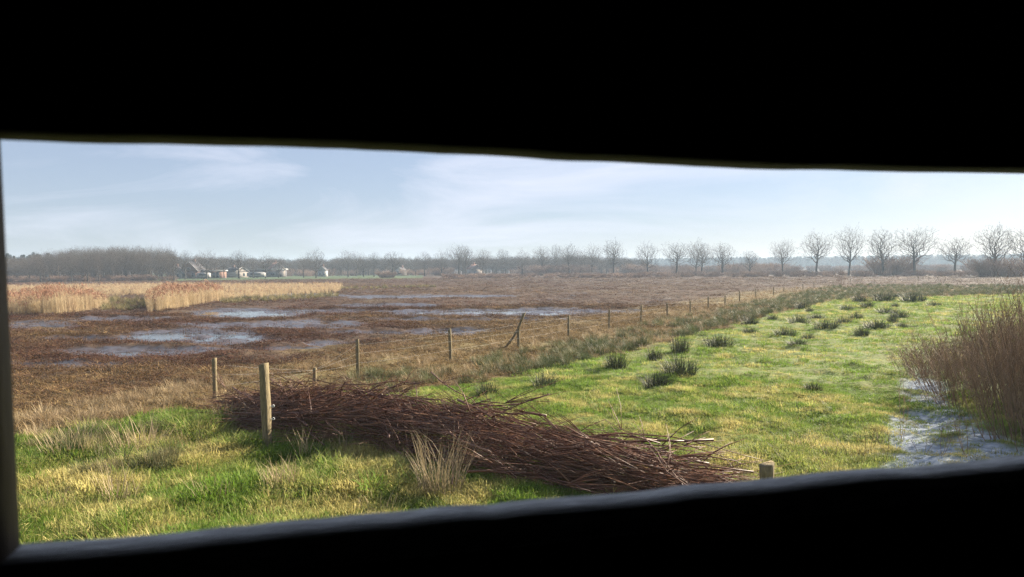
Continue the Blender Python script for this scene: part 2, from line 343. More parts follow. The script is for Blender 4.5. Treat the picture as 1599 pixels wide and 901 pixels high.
def cover():
    # meadow and foreground grass
    short = [tuft(46, .15, .10, .008, .55, .7, MT['grass']) for _ in range(5)]
    x1, y1, r1 = polar(52000, 7, 20, .6); x2, y2, r2 = polar(60000, 20, 95, .1)
    x = np.concatenate([x1, x2]); y = np.concatenate([y1, y2]); r = np.hypot(x, y)
    Z = zones(x, y); h = height(x, y, Z)
    lump = fbm(x, y, 1.6, 41); fine = fbm(x, y, .5, 47, 2)
    keep = (rng.random(len(x)) < sstep(.25, .8, Z[2])) & (h > WL - .02) & ((Z[5] < .3) | (rng.random(len(x)) < .18))
    left = sstep(760, 560, Z[0])                          # the rough unmown corner beside the hide
    dry = np.clip((fbm(x, y, 1.7, 53) - .5) * (1.2 + 1.4 * left) + (fine - .5) * 2.2 + .17 + .05 * left + rng.normal(0, .16, len(x)), 0, 1)
    dry = np.clip(dry + .35 * sstep(640, 720, Z[1]) * sstep(900, 1200, Z[0]), 0, 1)
    s = (.62 + 1.25 * (lump - .35) + .55 * left * (.4 + fine)) * np.clip((r / 20) ** .45, .85, 2.2) * rng.uniform(.75, 1.3, len(x))
    k = keep
    scatter('grass', short, np.stack([x, y, h - .01], 1)[k], rng.random(k.sum()) * 6.28, scl3(np.clip(s, .45, 3)[k], 1.05), dry[k], 'short green and straw coloured meadow grass')
    long = [tuft(70, .13, .24, .008, .5, .9, MT['grass']) for _ in range(4)]
    x, y, r = polar(9000, 7, 18, .6); Z = zones(x, y); h = height(x, y, Z); fl = fbm(x, y, .9, 97); k = (Z[2] > .5) & (Z[0] < 1350) & (rng.random(len(x)) < sstep(.5, .66, fl) * (.35 + .65 * sstep(900, 600, Z[0])))
    scatter('tussock_grass', long, np.stack([x, y, h - .02], 1)[k], rng.random(k.sum()) * 6.28, scl3(rng.uniform(.5, 1.05, k.sum()) * (1 + .5 * sstep(760, 560, Z[0][k]))), np.clip(rng.normal(.3, .3, k.sum()), 0, 1), 'longer green tussock grass in the rough corner', .2)
    # mown reed stubble over the marsh
    stub = []
    for _ in range(5):
        n = 34; b = np.zeros((n, 3)); b[:, :2] = rng.uniform(-.3, .3, (n, 2))
        mb = MB().blades(b, rng.random(n) * 6.28, rng.uniform(.03, .08, n), rng.uniform(.008, .016, n), np.abs(rng.normal(.45, .35, n)), np.abs(rng.normal(.2, .2, n)))
        n = 16; b = np.zeros((n, 3)); b[:, :2] = rng.uniform(-.35, .35, (n, 2)); b[:, 2] = .02
        mb.blades(b, rng.random(n) * 6.28, rng.uniform(.12, .35, n), rng.uniform(.008, .014, n), rng.normal(1.4, .12, n), rng.normal(0, .1, n)); stub.append(mb.mesh('stubble', MT['stubble']))
    x1, y1, r1 = polar(60000, 13, 60, .0); x2, y2, r2 = polar(34000, 60, 240, -.2)
    x = np.concatenate([x1, x2]); y = np.concatenate([y1, y2]); r = np.hypot(x, y); Z = zones(x, y); h = height(x, y, Z)
    patch = fbm(x, y, 4, 61); k = (Z[2] < .5) & (h > WL + .012) & ((Z[4] < .1) | (rng.random(len(x)) < .13)) & (rng.random(len(x)) < sstep(.28, .5, patch) * .85 + .15)
    s = np.clip((r / 22) ** .5, .8, 3) * rng.uniform(.6, 1.3, len(x))
    tint = np.clip(Z[3] * .8 + (fbm(x, y, 7, 67) - .5) * 1.6 + rng.normal(0, .15, len(x)) + .16, 0, 1)
    scatter('reed_stubble', stub, np.stack([x, y, h - .01], 1)[k], rng.random(k.sum()) * 6.28, scl3(s[k], .9 / np.clip(s[k] ** .5, 1, 2)), tint[k], 'reddish brown mown reed stubble on the wet marsh')
    # dry grass along the fence
    tall = [tuft(60, .16, .42, .008, .35, .7, MT['straw']) for _ in range(4)]
    x, y, r = polar(52000, 11, 110, .2); Z = zones(x, y); h = height(x, y, Z); u, v = Z[0], Z[1]
    kk = np.clip((v - 424) / 120, .05, 2); d = (v - vFen(u)) / kk
    band = (v < vG(u) + 4) & (d > -22) & (rng.random(len(x)) < .12 + .4 * sstep(.45, .6, fbm(x, y, 2, 71))) & (u > 120)
    corner = (v > vG(u) - 30) & (v < vG(u) + 22) & (u < 420) & (rng.random(len(x)) < .55 * sstep(.42, .6, fbm(x, y, 1.2, 73)))
    k = (band & (rng.random(len(x)) < .45)) | corner
    scatter('dry_grass', tall, np.stack([x, y, h - .02], 1)[k], rng.random(k.sum()) * 6.28, scl3(rng.uniform(.45, 1.05, k.sum())), rng.uniform(0, .9, k.sum()), 'pale dry grass along the wire fence')
    # rushes between fence and meadow
    x, y, r = polar(60000, 14, 130, .4); Z = zones(x, y); h = height(x, y, Z); u, v = Z[0], Z[1]
    wid = np.interp(u, [500, 560, 800, 1000, 1100, 1200, 1300, 1420, 1700], [0, 34, 36, 34, 30, 24, 22, 22, 22])
    e = (vG(u) - v) / np.maximum(wid, 1)
    k = (u > 520) & (e > -.06) & (e < 1) & (rng.random(len(x)) < (1.05 - .75 * e) * (.2 + .8 * sstep(.38, .52, fbm(x, y, 2.5, 79))) * .9)
    scatter('rushes', RUSH, np.stack([x, y, h - .02], 1)[k], rng.random(k.sum()) * 6.28, scl3(rng.uniform(.45, .85, k.sum()) * np.interp(u[k], [520, 900, 1100], [.7, .8, .95]), .85), np.clip(rng.normal(.08, .2, k.sum()) + np.interp(u[k], [520, 900, 1200], [.16, .05, 0]), 0, 1), 'dense grey green rushes along the ditch', .06)
    # grey green rushes in the rough corner
    x, y, r = polar(9000, 8, 15, .5); Z = zones(x, y); u, v = Z[0], Z[1]
    k = (u > -80) & (u < 270) & (v > 672) & (v < 752) & (rng.random(len(x)) < .5 * sstep(.46, .6, fbm(x, y, 1.0, 101)))
    scatter('corner_rushes', RUSH, np.stack([x, y, height(x, y, Z) - .02], 1)[k], rng.random(k.sum()) * 6.28, scl3(rng.uniform(.25, .5, k.sum())), np.clip(rng.normal(.35, .3, k.sum()), 0, 1), 'thin grey green rushes in the rough corner by the marsh', .1)
    # reed beds
    reeds = []
    for _ in range(4):
        n = 26; b = np.zeros((n, 3)); b[:, :2] = rng.uniform(-.3, .3, (n, 2)); ln = rng.uniform(1.35, 2.0, n); az = rng.normal(2.6, .8, n)
        mb = MB().blades(b, az, ln, np.full(n, .018), np.abs(rng.normal(.04, .04, n)), np.full(n, .08))
        n2 = 40; i = rng.integers(0, n, n2); f = rng.uniform(.3, .85, n2); bb = b[i].copy(); bb[:, 2] = ln[i] * f
        mb.blades(bb, rng.random(n2) * 6.28, rng.uniform(.25, .5, n2), np.full(n2, .018), rng.uniform(.4, .9, n2), np.full(n2, .6)); reeds.append(mb)
    plumes = []
    for mb in reeds:
        n = 16; b = np.zeros((n, 3)); b[:, :2] = rng.uniform(-.3, .3, (n, 2)); b[:, 2] = rng.uniform(1.45, 1.9, n)
        p = MB().blades(b, rng.normal(2.6, .7, n), rng.uniform(.2, .32, n), np.full(n, .045), rng.uniform(.2, .6, n), np.full(n, .8))
        plumes.append(p.mesh('plume', MT['plume']))
    reeds = [m.mesh('reed', MT['reed']) for m in reeds]
    def bed(name, n, r0, r1, inside, sz, lab, pl, edge=None):
        x, y, r = polar(n, r0, r1, .3); u, v = project(x, y); wob = (fbm(x, y, 3, 83) - .5)
        k = inside(u + wob * 14, v + wob * 4 * np.clip((v - 424) / 40, 0, 1.5)); x, y = x[k], y[k]; m = len(x)
        s = rng.uniform(*sz, m) * (.62 + .76 * fbm(x, y, 1.8, 87)) * np.where(rng.random(m) < .2, .7, 1); P = np.stack([x, y, np.maximum(height(x, y), WL) - .03], 1); rz = rng.random(m) * .8
        t = np.clip(rng.normal(.3, .25, m), 0, 1)
        if edge is not None: s = s * np.interp(u[k], *edge)
        scatter(name, reeds, P, rz, scl3(s), t, lab, .09)
        q = rng.random(m) < pl
        scatter('reed_plumes', plumes, P[q], rz[q], scl3(s[q]), t[q], 'brown feathery heads of ' + lab, .09)
    bed('reed_stand', 20000, 45, 85, lambda u, v: (u > -60) & (u < 168) & (v > np.interp(u, [0, 165], [472, 474])) & (v < np.interp(u, [-60, 100, 168], [496, 492, 482])), (.70, .86), 'golden reed stand with brown heads beside the first puddles', .85, ([-60, 30, 90, 140, 170], [.7, .85, 1.05, .95, .6]))
    bed('reed_stand', 26000, 45, 95, lambda u, v: (u > 230) & (u < 346) & (v < np.interp(u, [230, 346], [489, 471])) & (v > np.interp(u, [230, 346], [472, 460])), (.70, .86), 'golden slanting reed stand between sedge and mown marsh', .85, ([228, 250, 330, 348], [.7, 1.02, 1, .7]))
    bed('reed_field', 40000, 75, 170, lambda u, v: (v > 445.5) & (v < np.interp(u, [-200, 340, 350, 400, 480, 528, 534, 660, 672], [463, 463, 469, 466, 461, 458, 446, 430, 430])), (.26, .44), 'wide tan reed field in front of the wood', .25)
    # sedge fringe below the reeds
    x, y, r = polar(60000, 55, 130, .3); u, v = project(x, y)
    k = ((u > 160) & (u < 240) & (v > 468) & (v < 486)) | ((u > 345) & (u < 530) & (np.abs(v - np.interp(u, [345, 400, 480, 530], [472, 469, 464, 460])) < 3.5)) | ((u > 530) & (u < 680) & (np.abs(v - np.interp(u, [530, 680], [451, 448])) < 1.2))
    k &= rng.random(len(x)) < .2
    scatter('sedge', RUSH, np.stack([x, y, height(x, y) - .02], 1)[k], rng.random(k.sum()) * 6.28, scl3(rng.uniform(.4, .8, k.sum())), rng.uniform(.3, 1, k.sum()), 'low tan and dark sedge fringing the reeds')
RUSH = [tuft(90, .28, .75, .013, .22, .35, MT['rush']) for _ in range(5)]
cover()

# ------------------------------------------------------------------ rush clumps in the meadow
CLUMP = []
for _ in range(6):
    n = 300; th = rng.random(n) * 6.283; q = .5 * np.sqrt(rng.random(n)); b = np.stack([q * np.cos(th), q * np.sin(th), 0 * q], 1)
    CLUMP.append(MB().blades(b, th + rng.normal(0, .7, n), rng.uniform(.45, 1.05, n) * (1.05 - .5 * q), rng.uniform(.012, .022, n), np.abs(rng.normal(.36, .2, n)) * (.4 + 1.8 * q), np.abs(rng.normal(.45, .3, n))).mesh('rush_clump', MT['clump']))
for (u, v, w, h) in [(1206, 500, 15, 8), (1254, 484, 20, 10), (1264, 488, 12, 8), (1275, 499, 22, 9), (1248, 507, 32, 14), (1290, 516, 34, 14), (1318, 506, 22, 10),
                     (1337, 501, 17, 13), (1322, 486, 18, 7), (1354, 483, 18, 9), (1384, 492, 28, 10), (1394, 506, 16, 14), (1405, 498, 24, 12), (1409, 514, 18, 10),
                     (1370, 516, 36, 13), (1345, 526, 20, 13), (1225, 528, 32, 14), (1262, 531, 17, 10), (1245, 545, 28, 10), (1398, 480, 10, 5), (1458, 480, 18, 8),
                     (1343, 474, 22, 10), (1380, 473, 30, 12), (1425, 473, 34, 12), (1062, 555, 28, 28), (1022, 567, 24, 20), (962, 581, 34, 26), (1060, 593, 55, 28),
                     (1025, 608, 42, 25), (1123, 545, 42, 20), (1170, 522, 22, 10), (1173, 508, 22, 12), (850, 611, 36, 22), (760, 623, 32, 22), (1270, 617, 26, 14)]:
    x, y = gpos(u, v); d = math.hypot(x, y); o = obj('rush_clump', random.choice(CLUMP), None, (x, y, gz(x, y) - .02))
    o.scale = (w * d / F * 1.0, w * d / F * .85, h * d / F * 1.5); o.rotation_euler.z = random.uniform(0, .6)
    if h >= 20: lab, g = 'large dark rush clump on the open meadow close to the rush belt', 'large rush clumps'
    else: lab, g = 'small dark rush clump dotted on the far meadow', 'small rush clumps'
    own = {1062: 'upright narrow rush clump standing near the rush belt', 1060: 'widest rush clump on the meadow, touching a smaller one', 1025: 'rush clump touching the widest clump on its brush pile side', 760: 'rush clump between the brush pile and the rush belt',
           1270: 'lone rush clump in open grass between the belt and the willow thicket', 1123: 'low wide rush clump standing free beyond the upright narrow one', 850: 'small rounded rush clump in the grass behind the brush pile crest'}.get(u)
    if own: tag(o, own, 'rush clump')
    else: tag(o, lab, 'rush clump', g)

# ------------------------------------------------------------------ tall dry grass clumps in the rough corner
BLW = (.006, .012)
def dry_clump(u, v, hpx, n, rad, lab, tint_straw=True):
    x, y = gpos(u, v); d = math.hypot(x, y); H = hpx * d / F
    th = rng.random(n) * 6.283; q = rad * np.sqrt(rng.random(n)); b = np.stack([q * np.cos(th), q * np.sin(th), 0 * q], 1)
    mb = MB().blades(b, th + rng.normal(0, .9, n), H * rng.uniform(.35, 1.1, n), rng.uniform(*BLW, n), np.abs(rng.normal(.2, .16, n)) + q * .7, np.abs(rng.normal(.25, .25, n)))
    tag(obj('dry_grass_clump', mb.mesh('dry_grass_clump', MT['straw']), None, (x, y, gz(x, y) - .02)), lab, 'grass clump')
dry_clump(688, 782, 108, 150, .28, 'tall straw coloured grass clump in front of the brush pile, the largest one')
dry_clump(440, 772, 52, 90, .22, 'pale bleached grass clump in the sunlit rough grass below the thick post')
dry_clump(482, 716, 52, 34, .16, 'thin straw grass clump against the dark brush pile beside the thick post')
dry_clump(536, 712, 46, 36, .18, 'sparse straw grass clump against the middle of the brush pile')
dry_clump(188, 786, 62, 70, .22, 'leaning straw grass clump in the rough corner away from the brush pile')
dry_clump(215, 705, 62, 130, .42, 'bushy greyish dry grass clump at the edge of the mown marsh')
dry_clump(110, 715, 50, 90, .4, 'wispy dry grass clump beside the slot jamb at the marsh edge')
dry_clump(300, 700, 45, 26, .2, 'few upright straws in the shaded grass between rushes and brush pile')
dry_clump(330, 790, 40, 40, .25, 'low bleached grass clump in the middle of the sunlit rough grass')
dry_clump(590, 800, 34, 36, .25, 'low straw clump next to the largest grass clump')
dry_clump(90, 800, 45, 40, .22, 'straw clump in the sunlit corner close to the hide')
dry_clump(800, 745, 48, 26, .2, 'thin straws poking up from the lower half of the brush pile')
dry_clump(360, 672, 40, 50, .3, 'short dry grass clump in the shade of the brush pile end')

# ------------------------------------------------------------------ brush pile
def stem(L_, r, bend, sides=4, twigs=0, seg=6):
    t = np.linspace(-.5, .5, seg); ph = rng.random() * 6.28
    p = np.stack([t * L_, bend * L_ * (t * t * 2 - .3) * math.cos(ph) + .01 * L_ * rng.normal(size=seg), bend * L_ * (.3 - t * t * 2) * abs(math.sin(ph)) + .006 * L_ * rng.normal(size=seg)], 1)
    mb = MB().tube(p, r * np.linspace(1, .3, seg), sides)
    for _ in range(twigs):
        i = rng.integers(1, seg - 1); a = p[i]; l_ = L_ * rng.uniform(.12, .32); dy, dz = rng.normal(0, .35), abs(rng.normal(0, .28))
        mb.tube([a, a + [l_ * .5, dy * l_ * .5, dz * l_ * .6], a + [l_, dy * l_ * .8, dz * l_]], [r * .5, r * .4, r * .15], 3)
    return mb
def pile():
    ax = np.array([gpos(386, 655), gpos(470, 672), gpos(640, 700), gpos(780, 735), gpos(900, 755), gpos(1030, 772), gpos(1215, 790)])
    hh = np.array([.34, .64, .62, .60, .50, .36, .20]); ww = np.array([.5, .92, .9, .82, .66, .48, .3])
    seg = np.r_[0, np.cumsum(np.hypot(*np.diff(ax, axis=0).T))]; T = seg[-1]
    root = empty('brush_pile', (*ax[3], 0)); base = np.array([*ax[3], 0.])
    tag(root, 'long heap of cut dark reddish branches beside the thick fence post', 'brush pile')
    def where(t, a, b):                                   # t along the heap, a,b in the half-round cross-section
        s = t * T; x = np.interp(s, seg, ax[:, 0]); y = np.interp(s, seg, ax[:, 1]); e = .3
        dx = np.interp(s + e, seg, ax[:, 0]) - np.interp(s - e, seg, ax[:, 0]); dy = np.interp(s + e, seg, ax[:, 1]) - np.interp(s - e, seg, ax[:, 1])
        n = math.hypot(dx, dy); dx /= n; dy /= n; w = np.interp(s, seg, ww); h = np.interp(s, seg, hh)
        return np.array([x - dy * a * w, y + dx * a * w, b * h * (1.04 + .16 * math.sin(t * 23 + 1) + .10 * math.sin(t * 57 + a)) * math.sqrt(max(0, 1 - a * a)) + .03]), math.atan2(dy, dx) + .20 * math.sin(t * 31 + a * 3.1) + .14 * math.sin(t * 13 - a * 5)
    kinds = [stem(L_, rng.uniform(.005, .015), rng.uniform(.03, .16), 5, int(rng.integers(6, 13)), 8).mesh('branch', MT['brush']) for L_ in rng.uniform(1.5, 3.6, 13)] + [stem(L_, rng.uniform(.016, .024), .05, 6, 9, 8).mesh('branch', MT['brush']) for L_ in (1.6, 2.1, 2.6)]
    for i in range(290):
        t = rng.uniform(.03, .88); a = rng.uniform(-.98, .9); p, yaw = where(t, a, rng.uniform(.80, 1.12))
        o = obj('branch', kinds[i % 16], root, p - base)
        slope = -np.interp(t * T, seg[1:], np.diff(hh) / np.diff(seg))
        o.rotation_euler = (rng.uniform(-.4, .4), slope * .8 + rng.normal(0, .10), yaw + rng.normal(0, .14) + (math.pi if rng.random() < .45 else 0))
        if o.rotation_euler.z > math.pi * .75: o.rotation_euler.y *= -1
        if i % 9 == 0: o.rotation_euler.y += rng.normal(0, .12); o.rotation_euler.z += rng.normal(0, .4)
        o['tone'] = 1
    tw = MB()
    for i in range(1700):
        t = rng.uniform(.0, .97); a = rng.uniform(-1, 1); p, yaw = where(t, a, rng.uniform(.3, 1.02)); L_ = rng.uniform(1.0, 2.8); k = 6
        yaw += rng.normal(0, .10 if i % 7 else .5); tt = np.linspace(-.5, .5, k) * L_; sl = rng.normal(0, .05); bd = rng.normal(0, .12)
        q = p - base + np.stack([np.cos(yaw) * tt - np.sin(yaw) * bd * tt * tt, np.sin(yaw) * tt + np.cos(yaw) * bd * tt * tt, sl * tt + .02 * rng.normal(size=k)], 1)
        q[:, 2] = np.maximum(q[:, 2], .02); tw.tube(q, rng.uniform(.0028, .0075) * np.linspace(1, .4, k), 3, False)
    tag(tw.build('twigs', MT['brush'], root), 'dense tangle of thin twigs', kind='stuff')
    # the knotted stump end with whips arching over the low end
    kx = np.array([*gpos(903, 750), 0]); kx[2] = .60; kn = MB()
    for i in range(7):
        d = rng.normal(0, 1, 3); d /= np.linalg.norm(d); kn.tube([kx - base - d * .06, kx - base + d * .03, kx - base + d * .14], [.03, .045, .012], 6)
    kn.tube([kx - base + [0, 0, .03], kx - base + [-.04, 0, -.12], kx - base + [-.06, 0, -.3]], [.04, .035, .03], 6)
    kn.build('root_knot', MT['bark'], root)
    for i in range(9):
        e = np.array([*gpos(1195 - 22 * i, 772 - rng.uniform(0, 25)), 0]); e[2] = rng.uniform(.1, .3); tt = np.linspace(0, 1, 9)[:, None]
        q = (kx - base) * (1 - tt) + (e - base) * tt; q[:, 2] += (.42 - .035 * i) * (tt[:, 0] * (1 - tt[:, 0]) * 2.2) * (1 - tt[:, 0] * .4)
        MB().tube(q + rng.normal(0, .008, q.shape), np.linspace(.014, .004, 9), 5).build('whip', MT['brush'], root)
    return root
pile()

# ------------------------------------------------------------------ fences
def post_mesh(name, H, r, seedv, slant=0., bend=0.):
    g = np.random.default_rng(seedv); k = 9; s = 12; zz = np.linspace(-.12, H, k); th = np.arange(s) * 2 * math.pi / s
    rr = r * (1 + .06 * np.sin(zz * 7 + seedv))[:, None] * (1 + .07 * g.normal(size=s))[None]
    offx = slant * zz + bend * np.maximum(0, zz - H * .55)
    V = np.stack([rr * np.cos(th) + offx[:, None], rr * np.sin(th), np.repeat(zz[:, None], s, 1)], -1); V[-1, :, 2] += g.normal(0, r * .12, s) + .3 * r * np.cos(th)
    i = np.arange(k - 1)[:, None] * s; j = np.arange(s)[None]; j2 = (j + 1) % s
    return MB().add(V, np.stack([i + j, i + j2, i + s + j2, i + s + j], -1).reshape(-1, 4), (np.arange(s) + (k - 1) * s)[None]).mesh(name, MT['post'])
x, y = gpos(417, 706); d = math.hypot(x, y)
p = obj('fence_post', post_mesh('fence_post', 123 * d / F, .078, 3, -.03), None, (x, y, gz(x, y))); p.rotation_euler.z = .4
tag(p, 'thick round wooden post standing in front of the brush pile', 'fence post')
for zz in (.45, .66):
    mb = MB(); th = np.linspace(0, 6.283, 13); mb.tube(np.stack([.105 + .018 * np.cos(th), 0 * th - .02, zz + .018 * np.sin(th)], 1), .006, 6, False); mb.tube([(.04, -.02, zz), (.09, -.02, zz)], .006, 6)
    mb.build('insulator', MT['insul'], p)
x, y = gpos(1197, 822); d = math.hypot(x, y)
tag(obj('fence_post', post_mesh('fence_post', top_z(1197, 714, d), .085, 8), None, (x, y, gz(x, y))), 'short split wooden post at the low end of the brush pile', 'fence post')

FP = [(336, 630, 62), (491, 603, 25), (559, 590, 54), (704, 567, 48), (810, 548, 53), (888, 530, 33), (951, 518, 32), (1001, 506, 26), (1042, 497, 21), (1078, 490, 19), (1106, 484, 19),
      (1132, 478, 15), (1155, 472, 15), (1180, 466, 13), (1208, 461, 12), (1224, 458, 10), (1254, 454, 9), (1271, 451, 9), (1301, 447, 8), (1328, 445, 8), (1365, 442, 6), (1434, 439, 7), (1450, 438, 5), (1465, 437, 5), (1485, 436, 5)]
fx, fy = gpos(336, 630); fen = empty('wire_fence', (fx, fy, 0)); tag(fen, 'wire fence on thin weathered posts between the marsh and the rushes', 'fence')
tops = []
for i, (u, v, h) in enumerate(FP):
    x, y = gpos(u, v); d = math.hypot(x, y); H = h * d / F * 1.03; z = gz(x, y)
    me = post_mesh('post', H, .05 if i < 6 else min(.045, .03 + .0006 * d), 20 + i, random.uniform(-.03, .03) - (.06 if i == 3 else 0), .42 if i == 4 else 0)
    q = obj('post', me, fen, (x - fx, y - fy, z)); tops.append((x - fx, y - fy, z, H))
    if i == 4:
        q['label'] = 'leaning post with a bent top and a slanting brace'
        MB().tube([(-.55, -.1, -.05), (-.22, -.05, .35), (0, 0, .72)], [.045, .042, .038], 8).build('brace', MT['post'], q)
for hw in (.35, .62, .86):
    pts = []
    for (a, b) in zip(tops[:-1], tops[1:]):
        for t in np.linspace(0, 1, 5)[:-1]:
            ha, hb = [min(hw, max(c[3] - .05, .3)) for c in (a, b)]
            pts.append((a[0] + (b[0] - a[0]) * t, a[1] + (b[1] - a[1]) * t - .055, (a[2] + ha) * (1 - t) + (b[2] + hb) * t - .10 * t * (1 - t)))
    MB().tube(pts, .0013, 4).build('wire', MT['wire'], fen)

# ------------------------------------------------------------------ willow thicket and flooded corner
def shrub_mesh(n, H, rad, spread, m, twig=4, r=.007):
    mb = MB()
    for i in range(n):
        th = rng.random() * 6.28; q = rad * math.sqrt(rng.random()); b = np.array([q * math.cos(th), q * math.sin(th), 0]); h = H * rng.uniform(.55, 1.05); k = 5
        dr = np.array([math.cos(th), math.sin(th), 0]) * spread * (q / rad + .2) + rng.normal(0, .10, 3) * [1, 1, 0]
        t = np.linspace(0, 1, k)[:, None]; p = b + t * dr * h + t * [0, 0, h] + (t * (1 - t)) * rng.normal(0, .12, 3) * h
        mb.tube(p, np.linspace(r, r * .35, k), 3, False)
        for _ in range(twig):
            f = rng.uniform(.35, .9); a = p[0] * (1 - f) + p[-1] * f; a = np.array([np.interp(f, t[:, 0], p[:, c]) for c in range(3)]); e = np.array([rng.normal(0, .16), rng.normal(0, .16), rng.uniform(.15, .4)]) * h * .8
            mb.tube([a, a + e * .5 + rng.normal(0, .015, 3), a + e], [r * .5, r * .4, r * .2], 3, False)
    return mb.mesh('shrub', m)
WS = [shrub_mesh(42, 1, .5, .50, MT['willow'], 8, .0046) for _ in range(4)]
for i in range(36):
    u = 1432 + 293 * (i / 35) ** .8 + random.uniform(-8, 8); lo = np.interp(u, [1425, 1470, 1540, 1725], [585, 570, 560, 560]); hi = np.interp(u, [1425, 1480, 1520, 1600, 1725], [595, 622, 655, 705, 735])
    v = random.uniform(lo, hi); x, y = gpos(u, v); H = np.interp(u, [1420, 1480, 1540, 1600, 1720], [.9, 1.1, 1.5, 2.35, 2.6]) * random.uniform(.85, 1.1)
    if v > 660 and u < 1560: H *= .7
    o = obj('willow_shrub', WS[i % 4], None, (x, y, max(gz(x, y), WL) - .03)); o.scale = (1.25, 1.25, H); o.rotation_euler.z = random.uniform(0, 6.28)
    if u > 1560: tag(o, 'tall leafless purplish brown willow shrub in the thick of the thicket', 'shrub', 'tall willow shrubs')
    else: tag(o, 'lower reddish brown leafless willow shrub at the icy edge of the thicket', 'shrub', 'low willow shrubs')
DS = [shrub_mesh(3, 1, .06, .25, MT['willow'], 5, .006) for _ in range(3)]
for i, (u, v, h) in enumerate([(1408, 694, 105), (1260, 715, 40), (1355, 712, 62), (1385, 725, 50), (1440, 715, 40), (1300, 725, 38), (1470, 722, 50), (1222, 735, 35), (1330, 735, 40), (1510, 725, 70)]):
    x, y = gpos(u, v); d = math.hypot(x, y); o = obj('bare_sapling', DS[i % 3], None, (x, y, max(gz(x, y), WL) - .02)); o.scale = (.8, .8, h * d / F); o.rotation_euler.z = i
    tag(o, 'tall thin bare sapling standing alone by the icy grass' if i == 0 else 'short bare twiggy sapling in the grass near the icy corner', 'sapling', None if i == 0 else 'short saplings')

# ------------------------------------------------------------------ trees
def tree_meshes(seedv, crown0=.30, wide=.36, fork=False, N_=820):
    """bare crown grown towards points spread through a rounded volume; branch thickness from the twigs it carries"""
    g = np.random.default_rng(seedv); tr, cr = MB(), MB(); zc = (1 + crown0) / 2; az = (1 - crown0) / 2
    q = g.normal(size=(N_ * 2, 3)); q /= np.linalg.norm(q, axis=1)[:, None]; lob = 1 + .26 * np.sin(3 * np.arctan2(q[:, 1], q[:, 0]) + seedv) * np.cos(2.3 * q[:, 2] + seedv) + g.normal(0, .05, len(q))
    q *= (g.random(len(q)) ** .42 * lob)[:, None]; q = q * [wide, wide, az] + [0, 0, zc]; q = q[(np.hypot(q[:, 0], q[:, 1]) < .12 + 1.5 * (q[:, 2] - crown0 + .10))][:N_]
    tz = np.linspace(-.01, crown0 + .22, 9); T = np.stack([np.cumsum(g.normal(0, .005, 9)), np.cumsum(g.normal(0, .005, 9)), tz], 1)
    if fork: F2 = T[4] + np.linspace(.1, 1, 6)[:, None] * [.17, .05, .33]; T = np.concatenate([T, F2])
    nodes = [*T]; par = list(range(-1, 8)) + ([4, 9, 10, 11, 12, 13] if fork else []); path = [abs(t[2]) for t in T]
    q = q[np.argsort(np.linalg.norm(q - [0, 0, crown0], axis=1))]
    X = np.zeros((len(T) + len(q), 3)); X[:len(T)] = T; PL = np.zeros(len(X)); PL[:len(T)] = path; n = len(T)
    for p in q:
        d = np.linalg.norm(X[4:n] - p, axis=1); up = np.maximum(0, X[4:n, 2] - p[2]); c = d + .45 * PL[4:n] + .9 * up; j = int(np.argmin(c)) + 4
        X[n] = p; PL[n] = PL[j] + d[j - 4]; par.append(j); n += 1
    cnt = np.zeros(n); kids = np.zeros(n, int)
    for i in range(n - 1, 0, -1):
        cnt[i] += 1; cnt[par[i]] += cnt[i]; kids[par[i]] += 1
    rad = np.minimum(.00085 * cnt ** .52, .022)
    tr.tube(T[:9], np.maximum(np.linspace(.029, .015, 9), .0), 8)
    for i in range(9, n):
        a, b = X[par[i]], X[i]; L_ = np.linalg.norm(b - a); m = (a + b) / 2 + g.normal(0, .07, 3) * L_ + [0, 0, -.05 * L_]
        ra = min(rad[par[i]], rad[i] * 1.5); cr.tube([a, m, b], [ra, (ra + rad[i]) / 2, rad[i]], 4 if cnt[i] > 8 else 3, False)
        o_ = b - [0, 0, crown0]; o_ = o_ / (np.linalg.norm(o_) + 1e-9)
        for k in range(4 if kids[i] == 0 else 1):
            e = o_ * .6 + g.normal(0, .55, 3) + [0, 0, .25]; e = e / np.linalg.norm(e) * g.uniform(.025, .06)
            cr.tube([b, b + e * .55 + g.normal(0, .004, 3), b + e], [.0008, .0006, .0004], 3, False)
    V = np.concatenate(cr.v); hmax = V[:, 2].max(); wmax = np.percentile(np.abs(V[:, 0]), 98)
    return tr.mesh('trunk', MT['bark'], True), cr.mesh('crown', MT['twig']), hmax, wmax
TV = [tree_meshes(100 + i, cr0, w) for i, (cr0, w) in enumerate([(.30, .33), (.22, .42), (.36, .40), (.25, .28), (.30, .48)])]
TV.append(tree_meshes(120, .3, .3, True)); TV += [tree_meshes(130 + i, .10, .30) for i in range(2)]
def tree(u, top, w, r, lab, grp, var=None, name='bare_tree'):
    x, y = at_dist(u, r); k = TV[random.randrange(5) if var is None else var]; H = top_z(u, top, r); sx = w * r / F / k[3]; sz = H / k[2]
    o = empty(name, (x, y, 0), random.uniform(0, 6.28)); o.scale = (sx, sx * random.uniform(.85, 1.15), sz); o.rotation_euler.x = random.uniform(-.04, .04); o.rotation_euler.y = random.uniform(-.04, .04)
    obj('trunk', k[0], o); obj('crown', k[1], o); return tag(o, lab, 'tree', grp)
A = ('bare rounded tree standing before the farm buildings', 'trees by the farm')
B = ('bare avenue tree on the far side of the marsh', 'avenue trees across the marsh')
Cc = ('large bare tree rising above the distant blue wood', 'large trees above the blue wood')
